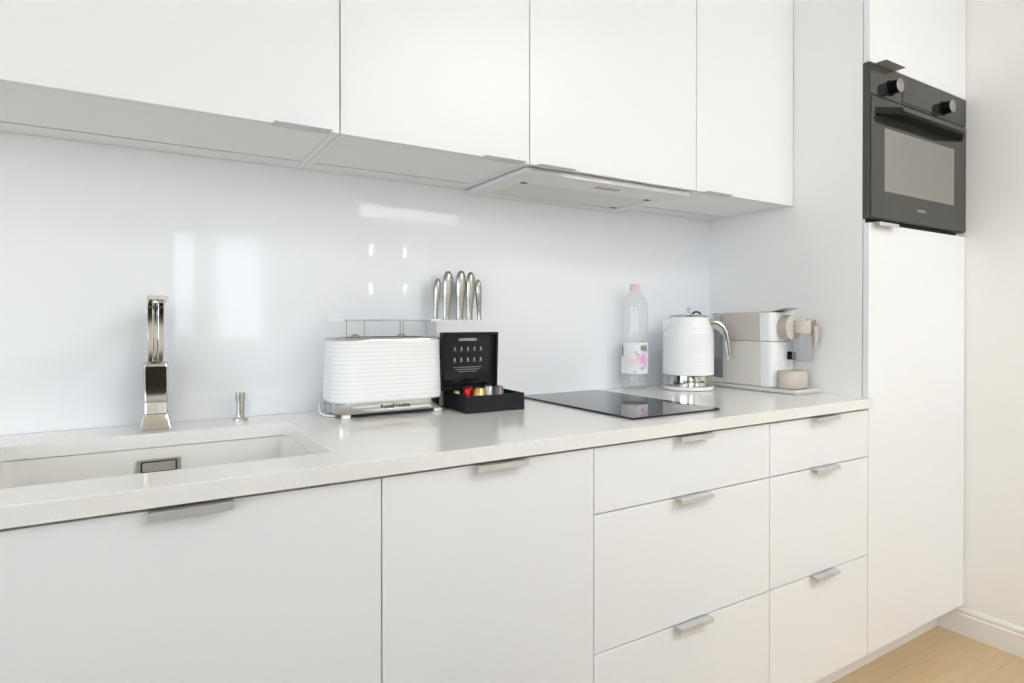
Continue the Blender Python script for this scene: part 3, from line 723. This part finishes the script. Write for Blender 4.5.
# ------------------------------------------------------------------ lamps added out of view behind the camera
def ceiling_panel(x, y, w, d, label):
    t = thing('added_ceiling_lamp', label, 'lamp', (x, y, CEIL-.03))
    ringbox(x-w/2-.02, x+w/2+.02, y-d/2-.02, y+d/2+.02, x-w/2, x+w/2, y-d/2, y+d/2, CEIL-.035, CEIL-.001).build('lamp_frame', M['trim'], t)
    B(x-w/2+.001, x+w/2-.001, y-d/2+.001, y+d/2-.001, CEIL-.028, CEIL-.022).build('lamp_diffuser', M['panel_lit'], t)
LAMPS = [(-.02, -1.95, 1.2, .6, 'added unseen ceiling lamp panel nearer the tall cabinet'), (-.45, -3.8, 1.2, .6, 'added unseen ceiling lamp panel nearer the far wall of the room')]  # unseen panels, added to brighten the upper fronts and the right side
for a in LAMPS: ceiling_panel(*a)
t = thing('added_pendant_lamp', 'long slim pendant lamp added behind the camera for its reflection in the splashback', 'lamp', (0, -2.5, 1.95))  # added out of view to give the bright strip reflected in the splashback
B(-.41, .43, -2.53, -2.47, 1.96, 2.06).build('lamp_shade', M['lampshade'], t, bevel=.004)
for xx in (-.38, .38): MB().tube([(xx, -2.5, 2.061), (xx, -2.5, CEIL-.001)], .002, 6).build('cord', M['black'], t)
M['spot'] = pmat('spot_lamp_glow', (.9, .9, .88), .4, noise=(8, .01), emit=((1, .95, .86), 9.0))
for xx, lab in ((.17, 'slim black floor lamp added for reflected glints, farther from the right wall'), (.55, 'slim black floor lamp added for reflected glints, close to the right wall')):  # unseen pair added so their heads glint in the splashback
    t = thing('added_floor_lamp', lab, 'lamp', (xx, -4.0, 0), 0, 'added slim floor lamps in the room behind')
    MB().lathe([(.11, .0006), (.11, .012), (.10, .016)], 32, (xx, -4.05, 0)).build('base', M['black'], t)
    MB().lathe([(.009, .0165), (.009, 1.96)], 16, (xx, -4.05, 0)).build('pole', M['black'], t)
    for zz in (1.46, 1.86):
        hd_ = MB().lathe([(.030, -4.035), (.030, -3.99)], 24, (xx, 0, zz+.02), 'y').build('spot_head', M['black'], t)
        MB().prism(rrect(xx-.022, xx+.022, zz-.045, zz+.075, .02, 5), 'y', -3.989, -3.980).build('bulb', M['spot'], hd_)
def curtain(lo, hi, label):
    mb = MB(); n = int((hi-lo)/.012)
    rows = [[(lo+(hi-lo)*i/n, YF+.10+.035*math.sin(i*.55)+.015*math.sin(i*.23), z) for i in range(n+1)] for z in (.05, 1.3, 2.45)]
    mb.quadgrid(rows, False, False, False)
    tag(mb.build('sheer_curtain', M['sheer'], angle=80), label, 'curtain')
curtain(-1.72, -.34, 'sheer white curtain at the narrow windows in the far wall')

M['rug'] = pmat('brown_rug', (.14, .105, .075), .9, noise=(30, .2), bump=(300, .3))
tag(MB().prism(rrect(-3.0, -.75, -1.35, -.22, .02, 3), 'z', .0006, .010).build('added_floor_rug', M['rug'], bevel=.003), 'unseen brown rug added in front of the sink cabinet to darken the lower fronts', 'rug')  # out of view, added to cut floor bounce onto the lower fronts
t = thing('added_sofa', 'dark brown couch added unseen behind the camera for dark reflections and shade', 'added_sofa', (-2.0, -2.1, 0))  # unseen couch added to darken tap reflections and shade the lower left fronts
M['added_sofa'] = pmat('dark_brown_fabric', (.055, .045, .032), .8, noise=(40, .15))
B(-3.2, -1.0, -2.55, -1.80, .10, .42).build('seat', M['added_sofa'], t, bevel=.03, seg=3)
B(-3.2, -1.0, -1.795, -1.62, .10, .96).build('backrest', M['added_sofa'], t, bevel=.03, seg=3)
for x0 in (-3.38, -.995): B(x0, x0+.175, -2.55, -1.62, .10, .62).build('armrest', M['added_sofa'], t, bevel=.03, seg=3)
for xx in (-3.3, -.9):
    for yy in (-2.48, -1.70): B(xx-.02, xx+.02, yy-.02, yy+.02, .0008, .0995).build('leg', M['black'], t)
# ------------------------------------------------------------------ light
w = bpy.data.worlds.new('daylight'); SC.world = w; w.use_nodes = True
SKY = 7.0
bg = w.node_tree.nodes['Background']; bg.inputs['Color'].default_value = (.80, .91, 1.0, 1); bg.inputs['Strength'].default_value = SKY
def portal(x, y, z, sx, sz, rot):
    l = bpy.data.lights.new('window_daylight', 'AREA'); l.shape = 'RECTANGLE'; l.size = sx; l.size_y = sz; l.cycles.is_portal = True
    o = bpy.data.objects.new('window_daylight', l); COL.objects.link(o); o.location = (x, y, z); o.rotation_euler = rot
for lo, hi, z0, z1 in W_FRONT: portal((lo+hi)/2, YF-.11, (z0+z1)/2, hi-lo, z1-z0, (PI/2, 0, PI))
for lo, hi, z0, z1 in W_LEFT_ADDED: portal(XL-.11, (lo+hi)/2, (z0+z1)/2, hi-lo, z1-z0, (PI/2, 0, -PI/2))

# ------------------------------------------------------------------ camera
cam = bpy.data.cameras.new('camera'); co = bpy.data.objects.new('camera', cam); COL.objects.link(co)
cam.sensor_fit = 'HORIZONTAL'; cam.sensor_width = 36.0; cam.lens = 608.8326/1024*36.0
cam.shift_x = 0.0; cam.shift_y = (323.681-341.5)/1024
cam.clip_start = .02
co.location = (-1.91117, -1.02118, 1.13959)
yaw, pitch = .550373, -.005777
co.rotation_euler = (PI/2+pitch, 0, -yaw)
SC.camera = co

# ------------------------------------------------------------------ view
v = SC.view_settings; v.view_transform = 'Standard'; v.look = 'None'; v.gamma = 1; v.use_curve_mapping = False
v.exposure = -0.22
SC.cycles.max_bounces = 14; SC.cycles.diffuse_bounces = 8; SC.cycles.glossy_bounces = 6; SC.cycles.transparent_max_bounces = 16
SC.cycles.caustics_reflective = False; SC.cycles.caustics_refractive = False
